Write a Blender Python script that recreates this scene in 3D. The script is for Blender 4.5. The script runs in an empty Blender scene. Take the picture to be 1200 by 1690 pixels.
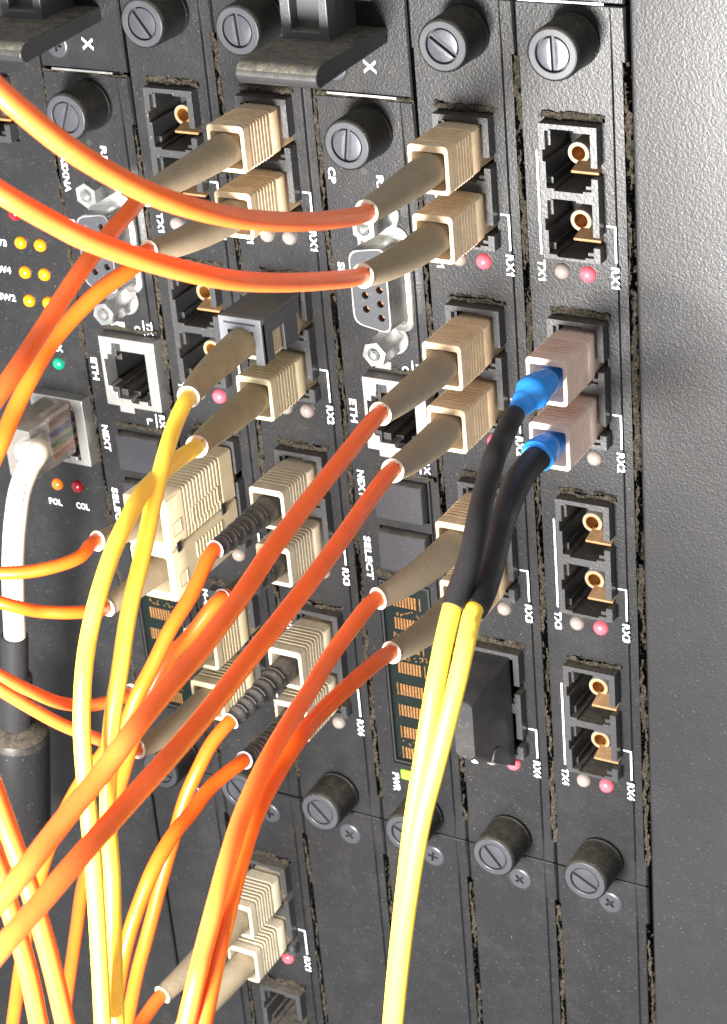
import bpy, bmesh, math, random
from mathutils import Vector, Matrix, noise
random.seed(7)
S = bpy.context.scene
COL = S.collection
S.unit_settings.system = 'METRIC'; S.unit_settings.scale_length = 0.01      # 1 unit = 1 cm

# ------------------------------------------------------------------ camera
FPX = 3648.20857
RV = Vector((2.01878648, 0.461035063, -0.390588440))
TV = Vector((-3.11108766, -4.44119736, 20.7666041))
K = 2.032                                            # slot pitch (cm)
R3 = Matrix.Rotation(RV.length, 3, RV.normalized())  # world -> camera (x right, y down, z forward)
CP = (-(R3.transposed() @ TV)) * K
cam = bpy.data.cameras.new('camera'); camo = bpy.data.objects.new('camera', cam); COL.objects.link(camo)
rt, dn, fw = R3[0], R3[1], R3[2]
M4 = Matrix(((rt[0], -dn[0], -fw[0], CP[0]), (rt[1], -dn[1], -fw[1], CP[1]), (rt[2], -dn[2], -fw[2], CP[2]), (0, 0, 0, 1)))
camo.matrix_world = M4
cam.sensor_fit = 'HORIZONTAL'; cam.sensor_width = 36; cam.lens = 36 * FPX / 1200
cam.shift_y = -45 / 1200
cam.clip_start = 0.5; cam.clip_end = 500
cam.dof.use_dof = True; cam.dof.focus_distance = 38.5; cam.dof.aperture_fstop = 0.95
S.camera = camo

def at(px, py, h):
    """point h cm in front of the rack face on the sight line of a photo pixel"""
    d = R3.transposed() @ Vector(((px - 600) / FPX, (py - 800) / FPX, 1))
    s = (-h - CP[1]) / d[1]
    return CP + d * s

# ------------------------------------------------------------------ light
W = bpy.data.worlds.new('World'); S.world = W; W.use_nodes = True
W.node_tree.nodes['Background'].inputs[0].default_value = (1.0, 1.0, 1.0, 1)
W.node_tree.nodes['Background'].inputs[1].default_value = 0.85
def area(name, loc, target, size, power, colr):
    l = bpy.data.lights.new(name, 'AREA'); l.shape = 'DISK'; l.size = size; l.energy = power; l.color = colr
    o = bpy.data.objects.new(name, l); COL.objects.link(o); o.location = loc
    o.rotation_euler = (Vector(target) - Vector(loc)).to_track_quat('-Z', 'Y').to_euler()
    return o
area('key_lamp', (8, -35, -10), (9, 0, -6), 10, 80000, (1.0, 0.97, 0.93))
S.view_settings.view_transform = 'Standard'; S.view_settings.look = 'None'
S.view_settings.exposure = 0; S.view_settings.gamma = 1
S.render.engine = 'CYCLES'

# ------------------------------------------------------------------ materials
def mat(name, base, rough=0.5, metal=0.0, bump=0.0, bscale=15, var=0.0, vscale=3, dust=0.0, dustcol=(0.17, 0.14, 0.10),
        specks=0.0, spec=0.5, coat=0.0, sss=0.0, trans=0.0, emit=0.0, stretch=None, ior=1.5, rvar=0.0, alldust=0.0, b2=0.0):
    m = bpy.data.materials.new(name); m.use_nodes = True
    nt = m.node_tree; N = nt.nodes; L = nt.links
    b = N['Principled BSDF']
    b.inputs['Roughness'].default_value = rough; b.inputs['Metallic'].default_value = metal
    b.inputs['Specular IOR Level'].default_value = spec; b.inputs['Coat Weight'].default_value = coat
    b.inputs['Coat Roughness'].default_value = 0.15; b.inputs['IOR'].default_value = ior
    b.inputs['Subsurface Weight'].default_value = sss
    b.inputs['Subsurface Radius'].default_value = (0.06, 0.035, 0.02)
    b.inputs['Transmission Weight'].default_value = trans
    if emit: b.inputs['Emission Color'].default_value = (*base, 1); b.inputs['Emission Strength'].default_value = emit
    tc = N.new('ShaderNodeTexCoord'); oi = N.new('ShaderNodeObjectInfo')
    ad = N.new('ShaderNodeVectorMath'); ad.operation = 'MULTIPLY_ADD'
    cx = N.new('ShaderNodeCombineXYZ')
    for i in range(3): L.new(oi.outputs['Random'], cx.inputs[i])
    ad.inputs[1].default_value = (41, 23, 57); L.new(cx.outputs[0], ad.inputs[0]); L.new(tc.outputs['Object'], ad.inputs[2])
    vec = ad.outputs[0]
    if stretch:
        mp = N.new('ShaderNodeMapping'); mp.inputs['Scale'].default_value = stretch; L.new(vec, mp.inputs[0]); vec = mp.outputs[0]
    def noi(scale, det=4, ro=0.55):
        n = N.new('ShaderNodeTexNoise'); n.inputs['Scale'].default_value = scale; n.inputs['Detail'].default_value = det
        n.inputs['Roughness'].default_value = ro; L.new(vec, n.inputs['Vector']); return n.outputs['Fac']
    def ramp(src, a, bb):
        r = N.new('ShaderNodeMapRange'); r.inputs['From Min'].default_value = a; r.inputs['From Max'].default_value = bb
        L.new(src, r.inputs['Value']); return r.outputs[0]
    def mul(a, v):
        x = N.new('ShaderNodeMath'); x.operation = 'MULTIPLY'; L.new(a, x.inputs[0])
        if isinstance(v, (int, float)): x.inputs[1].default_value = v
        else: L.new(v, x.inputs[1])
        return x.outputs[0]
    def mix(f, a, bb):
        x = N.new('ShaderNodeMix'); x.data_type = 'RGBA'
        L.new(f, x.inputs['Factor'])
        for s, i in ((a, 6), (bb, 7)):
            if isinstance(s, tuple): x.inputs[i].default_value = (*s, 1)
            else: L.new(s, x.inputs[i])
        return x.outputs[2]
    c = tuple(base)
    if var:
        c = mix(ramp(noi(vscale), 0.3, 0.7), tuple(x * (1 - var) for x in base), tuple(min(1, x * (1 + var)) for x in base))
    rr = None
    if dust:
        g = N.new('ShaderNodeNewGeometry'); sp = N.new('ShaderNodeSeparateXYZ'); L.new(g.outputs['True Normal'], sp.inputs[0])
        up = ramp(sp.outputs[2], 0.05, 0.75)
        f = mul(mul(up, ramp(noi(5, 6, 0.7), 0.25, 0.6)), dust)
        c = mix(f, c, mix(ramp(noi(22, 4, 0.7), 0.35, 0.65), tuple(x * 0.55 for x in dustcol), tuple(x * 1.35 for x in dustcol)))
        r_ = N.new('ShaderNodeMapRange'); r_.inputs['To Min'].default_value = rough; r_.inputs['To Max'].default_value = 0.95
        L.new(f, r_.inputs['Value']); rr = r_.outputs[0]
    if alldust:
        f = mul(ramp(noi(1.3, 5, 0.75), 0.45, 0.75), alldust)
        c = mix(f, c, dustcol)
    if specks:
        f = mul(ramp(noi(26, 2, 0.5), 0.68, 0.74), specks)
        c = mix(f, c, (0.36, 0.33, 0.27))
    if isinstance(c, tuple): b.inputs['Base Color'].default_value = (*c, 1)
    else: L.new(c, b.inputs['Base Color'])
    if rr is not None: L.new(rr, b.inputs['Roughness'])
    elif rvar:
        r_ = N.new('ShaderNodeMapRange'); r_.inputs['From Min'].default_value = .3; r_.inputs['From Max'].default_value = .7
        r_.inputs['To Min'].default_value = rough - rvar; r_.inputs['To Max'].default_value = rough + rvar
        L.new(noi(2.2), r_.inputs['Value']); L.new(r_.outputs[0], b.inputs['Roughness'])
    if bump:
        bp = N.new('ShaderNodeBump'); bp.inputs['Strength'].default_value = bump; bp.inputs['Distance'].default_value = 0.02
        L.new(noi(bscale, 3, 0.6), bp.inputs['Height'])
        if b2:
            bq = N.new('ShaderNodeBump'); bq.inputs['Strength'].default_value = b2; bq.inputs['Distance'].default_value = 0.05
            L.new(noi(1.2, 2), bq.inputs['Height']); L.new(bq.outputs[0], bp.inputs['Normal'])
        L.new(bp.outputs[0], b.inputs['Normal'])
    return m

PANEL = mat('textured_black_paint', (0.011, 0.0115, 0.013), 0.36, bump=0.34, bscale=21, specks=0.2, alldust=0.06, spec=0.33)
PANEL2 = mat('textured_black_paint_side', (0.011, 0.0115, 0.013), 0.36, bump=0.32, bscale=21, specks=0.22, alldust=0.03, spec=0.6)
CAVE = mat('dark_interior', (0.008, 0.008, 0.009), 0.7)
BLACKP = mat('black_plastic', (0.022, 0.022, 0.024), 0.38, bump=0.15, bscale=20, dust=0.75, specks=0.25)
ADAPT = mat('adapter_plastic', (0.026, 0.026, 0.028), 0.38, bump=0.3, bscale=16, dust=0.7, dustcol=(.1,.085,.062), specks=0.4, spec=0.6)
GUTTER = mat('adapter_inside', (0.02, 0.02, 0.021), 0.45, dust=0.5, specks=0.3)
KNOB = mat('knob_plastic', (0.008, 0.008, 0.009), 0.45, bump=0.2, bscale=16, dust=0.5, dustcol=(0.07, 0.062, 0.045), specks=0.3, spec=0.25)
KNOBFACE = mat('knob_face', (0.034, 0.036, 0.042), 0.42, spec=0.38, bump=0.06, rvar=0.08)
SCREWM = mat('dark_screw_metal', (0.06, 0.062, 0.072), 0.34, metal=0.45, spec=0.35, bump=0.05, rvar=0.1)
SLOTM = mat('slot_dark', (0.01, 0.01, 0.01), 0.6)
STEEL = mat('zinc_steel', (0.66, 0.67, 0.66), 0.3, metal=0.97, bump=0.06, bscale=6, var=0.15, vscale=4, rvar=0.1)
TIN = mat('tinned_shell', (0.32, 0.32, 0.31), 0.42, metal=0.7, bump=0.05, var=0.15, rvar=0.1, dust=0.4)
DGREY = mat('dsub_insert', (0.04, 0.042, 0.047), 0.45, spec=0.25, bump=0.08, specks=0.3)
BTN = mat('button_grey', (0.026, 0.026, 0.03), 0.42, bump=0.08, specks=0.2, dust=0.3, spec=0.28)
PIPE = mat('light_pipe', (0.24, 0.21, 0.22), 0.3, sss=0.2)
WHITE = mat('white_print', (0.82, 0.83, 0.85), 0.5, var=0.12, vscale=9)
BEIGE = mat('beige_plastic', (0.72, 0.54, 0.34), 0.42, bump=0.08, bscale=10, var=0.12, vscale=4, dust=0.5, dustcol=(0.42, 0.34, 0.23), sss=0.15)
PINKB = mat('pale_pink_plastic', (0.64, 0.48, 0.40), 0.42, bump=0.08, bscale=10, var=0.08, vscale=4, dust=0.3, dustcol=(0.42, 0.35, 0.30), sss=0.15)
CREAM = mat('cream_plastic', (0.52, 0.44, 0.285), 0.42, bump=0.08, bscale=10, var=0.08, dust=0.4, dustcol=(0.36, 0.31, 0.22), sss=0.15)
IVORY = mat('ivory_plastic', (0.54, 0.47, 0.34), 0.42, bump=0.08, bscale=10, var=0.10, dust=0.55, dustcol=(0.3, 0.26, 0.19), sss=0.15)
BOOT = mat('dusty_tan_rubber', (0.27, 0.215, 0.14), 0.62, bump=0.25, bscale=14, var=0.1, vscale=2, dust=0.4, dustcol=(0.30, 0.25, 0.175), spec=0.3)
BOOT2 = mat('tan_rubber', (0.30, 0.24, 0.14), 0.6, bump=0.2, bscale=14, var=0.15, vscale=3, dust=0.4, dustcol=(0.3, 0.26, 0.17), spec=0.3)
LIP = mat('clean_boot_end', (0.74, 0.62, 0.48), 0.5, sss=0.1)
BLKB = mat('black_rubber', (0.03, 0.03, 0.031), 0.45, bump=0.35, bscale=10, dust=0.45, dustcol=(0.15, 0.13, 0.11), specks=0.7)
BLKL = mat('grey_boot_end', (0.28, 0.28, 0.3), 0.5)
RIBE = mat('grey_rib_edge', (0.10, 0.10, 0.10), 0.5)  # grey for the thin arcs over the upper part of each rib
ORANGE = mat('orange_jacket', (0.92, 0.152, 0.024), 0.36, bump=0.05, bscale=6, var=0.08, vscale=1.5, coat=0.08, sss=0.35, spec=0.4, alldust=0.12, dustcol=(0.55, 0.2, 0.08))
ORANGE2 = mat('dark_orange_jacket', (0.80, 0.115, 0.008), 0.36, bump=0.06, bscale=6, var=0.10, vscale=1.5, coat=0.1, spec=0.4)
YELLOW = mat('yellow_jacket', (0.92, 0.60, 0.06), 0.36, bump=0.05, bscale=6, var=0.05, coat=0.1, sss=0.35)
BLUE = mat('blue_rubber', (0.012, 0.22, 0.66), 0.42, bump=0.12, bscale=6, var=0.12, coat=0.1, sss=0.1)
SHRINK = mat('heat_shrink', (0.016, 0.016, 0.017), 0.52, spec=0.35, bump=0.4, bscale=3.5, specks=0.15)
WHITEJ = mat('white_jacket', (0.66, 0.60, 0.49), 0.42, bump=0.05, sss=0.1, var=0.05)
CLEAR = mat('clear_plastic', (0.72, 0.68, 0.65), 0.2, trans=0.85, dust=0.5, dustcol=(.3,.26,.22), ior=1.45, bump=0.1, bscale=3)
DUST = mat('grey_brown_dust', (0.038, 0.032, 0.024), 0.97, bump=0.8, bscale=40, var=0.75, vscale=22, spec=0.1)
SLEEVE = mat('beige_ceramic', (0.19, 0.165, 0.125), 0.5, var=0.15, dust=0.4)
BRONZE = mat('amber_plastic', (0.34, 0.15, 0.04), 0.4, var=0.2, vscale=8)
LATCH = mat('amber_latch', (0.25, 0.135, 0.055), 0.45, var=0.25, vscale=9, dust=0.5, dustcol=(0.4, 0.27, 0.15))
PCB = mat('dark_green_board', (0.004, 0.008, 0.007), 0.4, specks=0.12, spec=0.2)
GOLD = mat('gold_pads', (0.75, 0.38, 0.14), 0.3, metal=0.8, var=0.25, vscale=9)
HOLEM = mat('copper_contact', (0.5, 0.16, 0.08), 0.35, metal=0.6)
BROWNPRINT = mat('brown_print', (0.55, 0.30, 0.05), 0.5)
GREYPRINT = mat('grey_print', (0.22, 0.2, 0.18), 0.6)
def ledmat(name, c, e=0.0): return mat(name, c, 0.22, sss=0.3, coat=0.6, emit=e)
LEDR = ledmat('lit_red_lens', (0.75, 0.09, 0.12), 0.3)
LEDO = ledmat('unlit_milky_lens', (0.22, 0.185, 0.165))
LEDA = ledmat('amber_lens', (0.70, 0.25, 0.0), 0.0)
LEDA2 = ledmat('orange_lens', (0.65, 0.16, 0.01), 0.0)
LEDRR = ledmat('red_lens', (0.45, 0.0, 0.01), 0.0)
LEDDR = ledmat('dark_red_lens', (0.24, 0.0, 0.005))
LEDG = ledmat('green_lens', (0.0, 0.20, 0.11), 0.0)
LEDPW = ledmat('power_green_lens', (0.28, 0.80, 0.03), 0.5)

# ------------------------------------------------------------------ helpers
def link(o, parent):
    COL.objects.link(o)
    if parent is not None: o.parent = parent
    return o
def thing(name, label, cat, loc=(0, 0, 0), group=None):
    o = bpy.data.objects.new(name, None); COL.objects.link(o); o.location = loc
    o.empty_display_size = 0.3
    o['label'] = label; o['category'] = cat
    if group: o['group'] = group
    return o
def inst(name, me, parent, loc=(0, 0, 0), rot=None):
    o = bpy.data.objects.new(name, me); link(o, parent); o.location = loc
    if rot: o.rotation_euler = rot
    return o

class B:
    def __init__(s): s.b = bmesh.new()
    def box(s, x0, x1, y0, y1, z0, z1):
        v = [s.b.verts.new(p) for p in ((x0, y0, z0), (x1, y0, z0), (x1, y1, z0), (x0, y1, z0), (x0, y0, z1), (x1, y0, z1), (x1, y1, z1), (x0, y1, z1))]
        for f in ((3, 2, 1, 0), (4, 5, 6, 7), (0, 1, 5, 4), (1, 2, 6, 5), (2, 3, 7, 6), (3, 0, 4, 7)): s.b.faces.new([v[i] for i in f])
        return s
    def loft(s, rings, cap0=True, cap1=True, closed=True):
        vr = [[s.b.verts.new(p) for p in r] for r in rings]
        n = len(vr[0])
        for a, c in zip(vr, vr[1:]):
            for i in range(n if closed else n - 1):
                j = (i + 1) % n
                try: s.b.faces.new((a[i], a[j], c[j], c[i]))
                except ValueError: pass
        if cap0: s.b.faces.new(vr[0][::-1])
        if cap1: s.b.faces.new(vr[-1])
        return s
    def lathe(s, prof, n=40, c=(0, 0, 0), cap0=False, cap1=False):      # prof: (y, r); axis = y
        rings = [[(c[0] + r * math.cos(2 * math.pi * i / n), c[1] + y, c[2] + r * math.sin(2 * math.pi * i / n)) for i in range(n)] for y, r in prof]
        return s.loft(rings, cap0, cap1)
    def tube(s, pts, rad, n=14, cap0=True, cap1=True):
        pts = [Vector(p) for p in pts]
        if not isinstance(rad, (list, tuple)): rad = [rad] * len(pts)
        rings = []; nrm = None
        for i, p in enumerate(pts):
            t = (pts[min(i + 1, len(pts) - 1)] - pts[max(i - 1, 0)]).normalized()
            if nrm is None: nrm = t.orthogonal().normalized()
            nrm = (nrm - t * nrm.dot(t)).normalized(); bi = t.cross(nrm)
            rings.append([p + (nrm * math.cos(2 * math.pi * k / n) + bi * math.sin(2 * math.pi * k / n)) * rad[i] for k in range(n)])
        return s.loft(rings, cap0, cap1)
    def grid(s, xs, zs, present, y0, y1, yf=None, back=False):
        """slab made of cells: front at y0 (or yf(x, z)), back at y1"""
        F = {}; Bk = {}
        def vf(i, j):
            if (i, j) not in F: F[i, j] = s.b.verts.new((xs[i], yf(xs[i], zs[j]) if yf else y0, zs[j]))
            return F[i, j]
        def vb(i, j):
            if (i, j) not in Bk: Bk[i, j] = s.b.verts.new((xs[i], y1, zs[j]))
            return Bk[i, j]
        nx, nz = len(xs) - 1, len(zs) - 1
        pr = {(i, j): present((xs[i] + xs[i + 1]) / 2, (zs[j] + zs[j + 1]) / 2) for i in range(nx) for j in range(nz)}
        for (i, j), p in pr.items():
            if not p: continue
            s.b.faces.new((vf(i, j), vf(i + 1, j), vf(i + 1, j + 1), vf(i, j + 1)))
            if back: s.b.faces.new((vb(i, j), vb(i, j + 1), vb(i + 1, j + 1), vb(i + 1, j)))
            if not pr.get((i - 1, j)): s.b.faces.new((vf(i, j), vf(i, j + 1), vb(i, j + 1), vb(i, j)))
            if not pr.get((i + 1, j)): s.b.faces.new((vf(i + 1, j + 1), vf(i + 1, j), vb(i + 1, j), vb(i + 1, j + 1)))
            if not pr.get((i, j - 1)): s.b.faces.new((vf(i + 1, j), vf(i, j), vb(i, j), vb(i + 1, j)))
            if not pr.get((i, j + 1)): s.b.faces.new((vf(i, j + 1), vf(i + 1, j + 1), vb(i + 1, j + 1), vb(i, j + 1)))
        return s
    def loops(s, outer, holes, y0, y1, floor=True):
        """plate with polygon holes: outer / holes are lists of (x, z)"""
        es = []
        def ring(pts, y):
            vs = [s.b.verts.new((x, y, z)) for x, z in pts]
            return vs, [s.b.edges.new((vs[i], vs[(i + 1) % len(vs)])) for i in range(len(vs))]
        allv = []
        for pts in [outer] + holes:
            v, e = ring(pts, y0); es += e; allv.append(v)
        bmesh.ops.triangle_fill(s.b, use_beauty=True, use_dissolve=False, edges=es, normal=(0, -1, 0))
        for k, (pts, v) in enumerate(zip([outer] + holes, allv)):
            w = [s.b.verts.new((x, y1, z)) for x, z in pts]
            for i in range(len(v)):
                j = (i + 1) % len(v); s.b.faces.new((v[i], v[j], w[j], w[i]))
            if k and floor: s.b.faces.new(w)
        return s
    def mesh(s, name, m, smooth=35, recalc=True):
        if recalc: bmesh.ops.recalc_face_normals(s.b, faces=s.b.faces)
        me = bpy.data.meshes.new(name); s.b.to_mesh(me); s.b.free()
        me.materials.append(m)
        if smooth:
            for p in me.polygons: p.use_smooth = True
            me.set_sharp_from_angle(angle=math.radians(smooth))
        return me
    def obj(s, name, m, parent=None, loc=(0, 0, 0), bevel=0.0, smooth=35, recalc=True, seg=2):
        o = inst(name, s.mesh(name, m, smooth, recalc), parent, loc)
        if bevel: bev(o, bevel, seg)
        return o
def bev(o, w, seg=2):
    md = o.modifiers.new('bevel', 'BEVEL'); md.width = w; md.segments = seg; md.limit_method = 'ANGLE'; md.angle_limit = math.radians(40)
    return o
def cuts(*vals):
    out = sorted(set(round(v, 4) for v in vals)); return out
def circ(cx, cz, r, n=24): return [(cx + r * math.cos(2 * math.pi * i / n), cz + r * math.sin(2 * math.pi * i / n)) for i in range(n)]
def rrect(cx, cz, w, h, r, n=4):
    out = []
    for sx, sz, a0 in ((1, 1, 0), (-1, 1, 90), (-1, -1, 180), (1, -1, 270)):
        for k in range(n + 1):
            a = math.radians(a0 + 90 * k / n)
            out.append((cx + sx * (w / 2 - r) + r * math.cos(a), cz + sz * (h / 2 - r) + r * math.sin(a)))
    return out
def spline(P, n=12):
    """Catmull-Rom through the points"""
    P = [Vector(p) for p in P]; Q = [P[0] * 2 - P[1]] + P + [P[-1] * 2 - P[-2]]; out = []
    for i in range(1, len(Q) - 2):
        p0, p1, p2, p3 = Q[i - 1:i + 3]
        # centripetal parametrisation
        t0 = 0; t1 = t0 + max(1e-4, (p1 - p0).length ** .5); t2 = t1 + max(1e-4, (p2 - p1).length ** .5); t3 = t2 + max(1e-4, (p3 - p2).length ** .5)
        for k in range(n):
            t = t1 + (t2 - t1) * k / n
            A1 = p0 * ((t1 - t) / (t1 - t0)) + p1 * ((t - t0) / (t1 - t0)); A2 = p1 * ((t2 - t) / (t2 - t1)) + p2 * ((t - t1) / (t2 - t1)); A3 = p2 * ((t3 - t) / (t3 - t2)) + p3 * ((t - t2) / (t3 - t2))
            B1 = A1 * ((t2 - t) / (t2 - t0)) + A2 * ((t - t0) / (t2 - t0)); B2 = A2 * ((t3 - t) / (t3 - t1)) + A3 * ((t - t1) / (t3 - t1))
            out.append(B1 * ((t2 - t) / (t2 - t1)) + B2 * ((t - t1) / (t2 - t1)))
    out.append(P[-1]); return out

# lettering ---------------------------------------------------------------
_tc = {}
def glyphs(txt):
    if txt in _tc: return _tc[txt]
    cu = bpy.data.curves.new('t', 'FONT'); cu.body = txt; cu.size = 1; cu.offset = 0.027; cu.resolution_u = 3; cu.space_character = 1.08
    o = bpy.data.objects.new('t', cu); COL.objects.link(o)
    dg = bpy.context.evaluated_depsgraph_get()
    me = bpy.data.meshes.new_from_object(o.evaluated_get(dg))
    vs = [tuple(v.co) for v in me.vertices]; fs = [tuple(p.vertices) for p in me.polygons]
    x0 = min(v[0] for v in vs); x1 = max(v[0] for v in vs); z0 = min(v[1] for v in vs); z1 = max(v[1] for v in vs)
    if txt[-1] == '1':                                               # give the plain bar its flag
        w = .13; n = len(vs)
        vs += [(x1 - w, z1, 0), (x1 - w - .16, z1 - .17, 0), (x1 - w - .16, z1 - .29, 0), (x1 - w, z1 - .17, 0)]; fs.append((n, n + 1, n + 2, n + 3))
        x0 = min(v[0] for v in vs)
    vs = [((v[0] - x0) / (x1 - x0) - .5, (v[1] - z0) / (z1 - z0) - .5) for v in vs]
    bpy.data.objects.remove(o); bpy.data.meshes.remove(me); bpy.data.curves.remove(cu)
    _tc[txt] = (vs, fs); return _tc[txt]
def text(txt, parent, x, z, length, height, vert=True, m=None, y=-0.004, ang=0.0, name='lettering'):
    vs, fs = glyphs(txt)
    me = bpy.data.meshes.new(name)
    co = []
    ca, sa = math.cos(ang), math.sin(ang)
    for u, v in vs:
        u *= length; v *= height
        u, v = u * ca - v * sa, u * sa + v * ca
        co.append((x + v, y, z - u) if vert else (x + u, y, z + v))
    me.from_pydata(co, [], fs); me.materials.append(m or WHITE)
    return inst(name, me, parent)
for t in ('RX1', 'RX2', 'RX3', 'RX4', 'TX1', 'TX2', 'TX3', 'TX4', 'ETH', 'NEXT', 'SELECT', 'PWR', 'CP', 'RES', 'SER', 'ASXNA', 'X', 'TX', 'RX', 'C', 'L', 'M-4/155MMSC', 'SW2', 'SW4', 'SW3', 'POL', 'COL', 'R/3SC', 'Z06', '1'):
    glyphs(t)

# dust ---------------------------------------------------------------------
def dust_strip(parent, x0, x1, z0, z1, y=-0.0, amp=0.05, hole=0.12, name='dust', step=0.045):
    """irregular band of dust lying in a joint or on a ledge, with loose fibres"""
    b = bmesh.new()
    L = abs(z1 - z0); Wd = abs(x1 - x0)
    long_z = L > Wd
    n = max(2, int((L if long_z else Wd) / step)); m = max(4, int((Wd if long_z else L) / 0.028))
    sd = random.uniform(0, 99); V = {}
    for i in range(n + 1):
        for j in range(m + 1):
            u = i / n; v = j / m
            ed = min(v, 1 - v) * 2
            x = x0 + (x1 - x0) * (v if long_z else u); z = z0 + (z1 - z0) * (u if long_z else v)
            q = Vector((x * 5, sd, z * 5)); k = noise.noise(q); k2 = noise.noise(q * 3.3)
            w = 0.05 * noise.noise(Vector((sd, (z if long_z else x) * 3.5, 1))) + random.uniform(-.012, .012)
            if long_z: x += w; z += random.uniform(-.02, .02)
            else: z += w; x += random.uniform(-.02, .02)
            V[i, j] = b.verts.new((x, y + .035 - (amp * max(0, .45 + k + .9 * k2) + .03) * min(1, ed * 2.2) + random.uniform(-.009, .009), z))
    for i in range(n):
        for j in range(m):
            s_ = (i / n) * (L if long_z else Wd)
            if noise.noise(Vector((s_ * .9 + sd, (j / m) * 2.2, 3))) > .34 - hole * 1.6: continue
            if j in (0, m - 1) and noise.noise(Vector((s_ * 4 + sd, j, 8))) > .05: continue
            b.faces.new((V[i, j], V[i + 1, j], V[i + 1, j + 1], V[i, j + 1]))
    for k in range(int(L * Wd * 260) + 8):
        g = random.gauss(.5, .36)
        x = min(x0, x1) + Wd * (g if long_z else random.random()); z = min(z0, z1) + L * (random.random() if long_z else g); yy = y - random.uniform(-.02, amp * 1.2)
        a = random.uniform(0, 6.28); l = random.uniform(.01, .05) * (2 if random.random() < .12 else 1); w = random.uniform(.002, .006)
        d = Vector((math.cos(a) * l, random.uniform(-.5, .3) * l, math.sin(a) * l)); p = Vector((x, yy, z)); sd_ = Vector((-math.sin(a), -.3, math.cos(a))) * w
        v = [b.verts.new(c) for c in (p - sd_, p + sd_, p + d + Vector((0, -w, 0)))]
        b.faces.new(v)
    me = bpy.data.meshes.new(name); b.to_mesh(me); b.free(); me.materials.append(DUST)
    o = inst(name, me, parent); o['kind'] = 'stuff'
    return o

# ------------------------------------------------------------------ shared meshes
def led_mesh(m):
    return B().lathe([(0.02, 0.152), (-0.01, 0.150), (-0.055, 0.138), (-0.095, 0.108), (-0.118, 0.065), (-0.126, 0.02), (-0.127, 0.001)], 28).mesh('led', m, 80)
LM = {k: led_mesh(v) for k, v in dict(r=LEDR, o=LEDO, a=LEDA, a2=LEDA2, rr=LEDRR, dr=LEDDR, g=LEDG).items()}
def led(parent, x, z, k, y=0.0, s=1.0):
    o = inst('led', LM[k], parent, (x, y, z)); o.scale = (s, s, s)
    return o
KN_BODY = B().lathe([(0.02, .46), (-.06, .485), (-.12, .485), (-.13, .475), (-.98, .472), (-1.05, .462), (-1.078, .44), (-1.083, .425)], 56).mesh('knob_body', KNOB, 30)
KN_RING = B().lathe([(-1.083, .426), (-1.087, .42), (-1.088, .322), (-1.08, .312), (-.98, .31), (-.98, .001)], 56).mesh('knob_ring', KNOBFACE, 30)
def dseg(r, g, up):
    a0 = math.asin(g / r); n = 22
    pts = [(r * math.cos(a0 + (math.pi - 2 * a0) * i / n), r * math.sin(a0 + (math.pi - 2 * a0) * i / n)) for i in range(n + 1)]
    if not up: pts = [(-x, -z) for x, z in pts]
    return pts
def head_mesh():
    b = B()
    for up in (True, False):
        p = dseg(.288, .034, up)
        c = (0, 0.13 if up else -0.13)
        def ring(s, y): return [(c[0] + (x - c[0]) * s, y, c[1] + (z - c[1]) * s) for x, z in p]
        b.loft([ring(1, -.98), ring(1, -1.045), ring(.95, -1.062), ring(.5, -1.075)], False, True)
    return b.mesh('screw_head', SCREWM, 40)
KN_HEAD = head_mesh()
KN_WASH = B().lathe([(.01, .60), (-.02, .59), (-.035, .56), (-.035, .4)], 48).mesh('washer', KNOB, 40)
def thumbscrew(parent, x, z, ang):
    k = inst('thumbscrew', KN_BODY, parent, (x, 0, z)); k.scale = (1, .79, 1)
    inst('face_ring', KN_RING, k)
    inst('slotted_screw', KN_HEAD, k, (0, 0, 0), (0, ang, 0))
    return k
def cross(r, w):
    return [(w, w), (w, r), (-w, r), (-w, w), (-r, w), (-r, -w), (-w, -w), (-w, -r), (w, -r), (w, -w), (r, -w), (r, w)]
def phil_mesh():
    b = B(); b.loops(circ(0, 0, .215, 32), [cross(.12, .028)], -.055, .03)
    b.loft([[(x, y, z) for x, z in circ(0, 0, r, 32)] for y, r in ((-.055, .215), (-.045, .245), (-.015, .265), (.01, .27))], False, False)
    return b.mesh('phillips_screw', SCREWM, 50)
PHIL = phil_mesh()
SLV = B().lathe([(.15, .155), (.15, .13), (.62, .125), (.62, .001)], 28).mesh('bronze_core', BRONZE, 40)
SLVR = B().lathe([(.75, .215), (.17, .205), (.15, .195), (.15, .155), (.17, .145), (.6, .14)], 28).mesh('ferrule_sleeve', SLEEVE, 40)
LATM = B().box(-.17, .35, -.13, .26, -.05, .0).mesh('latch', LATCH, 0)

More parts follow.
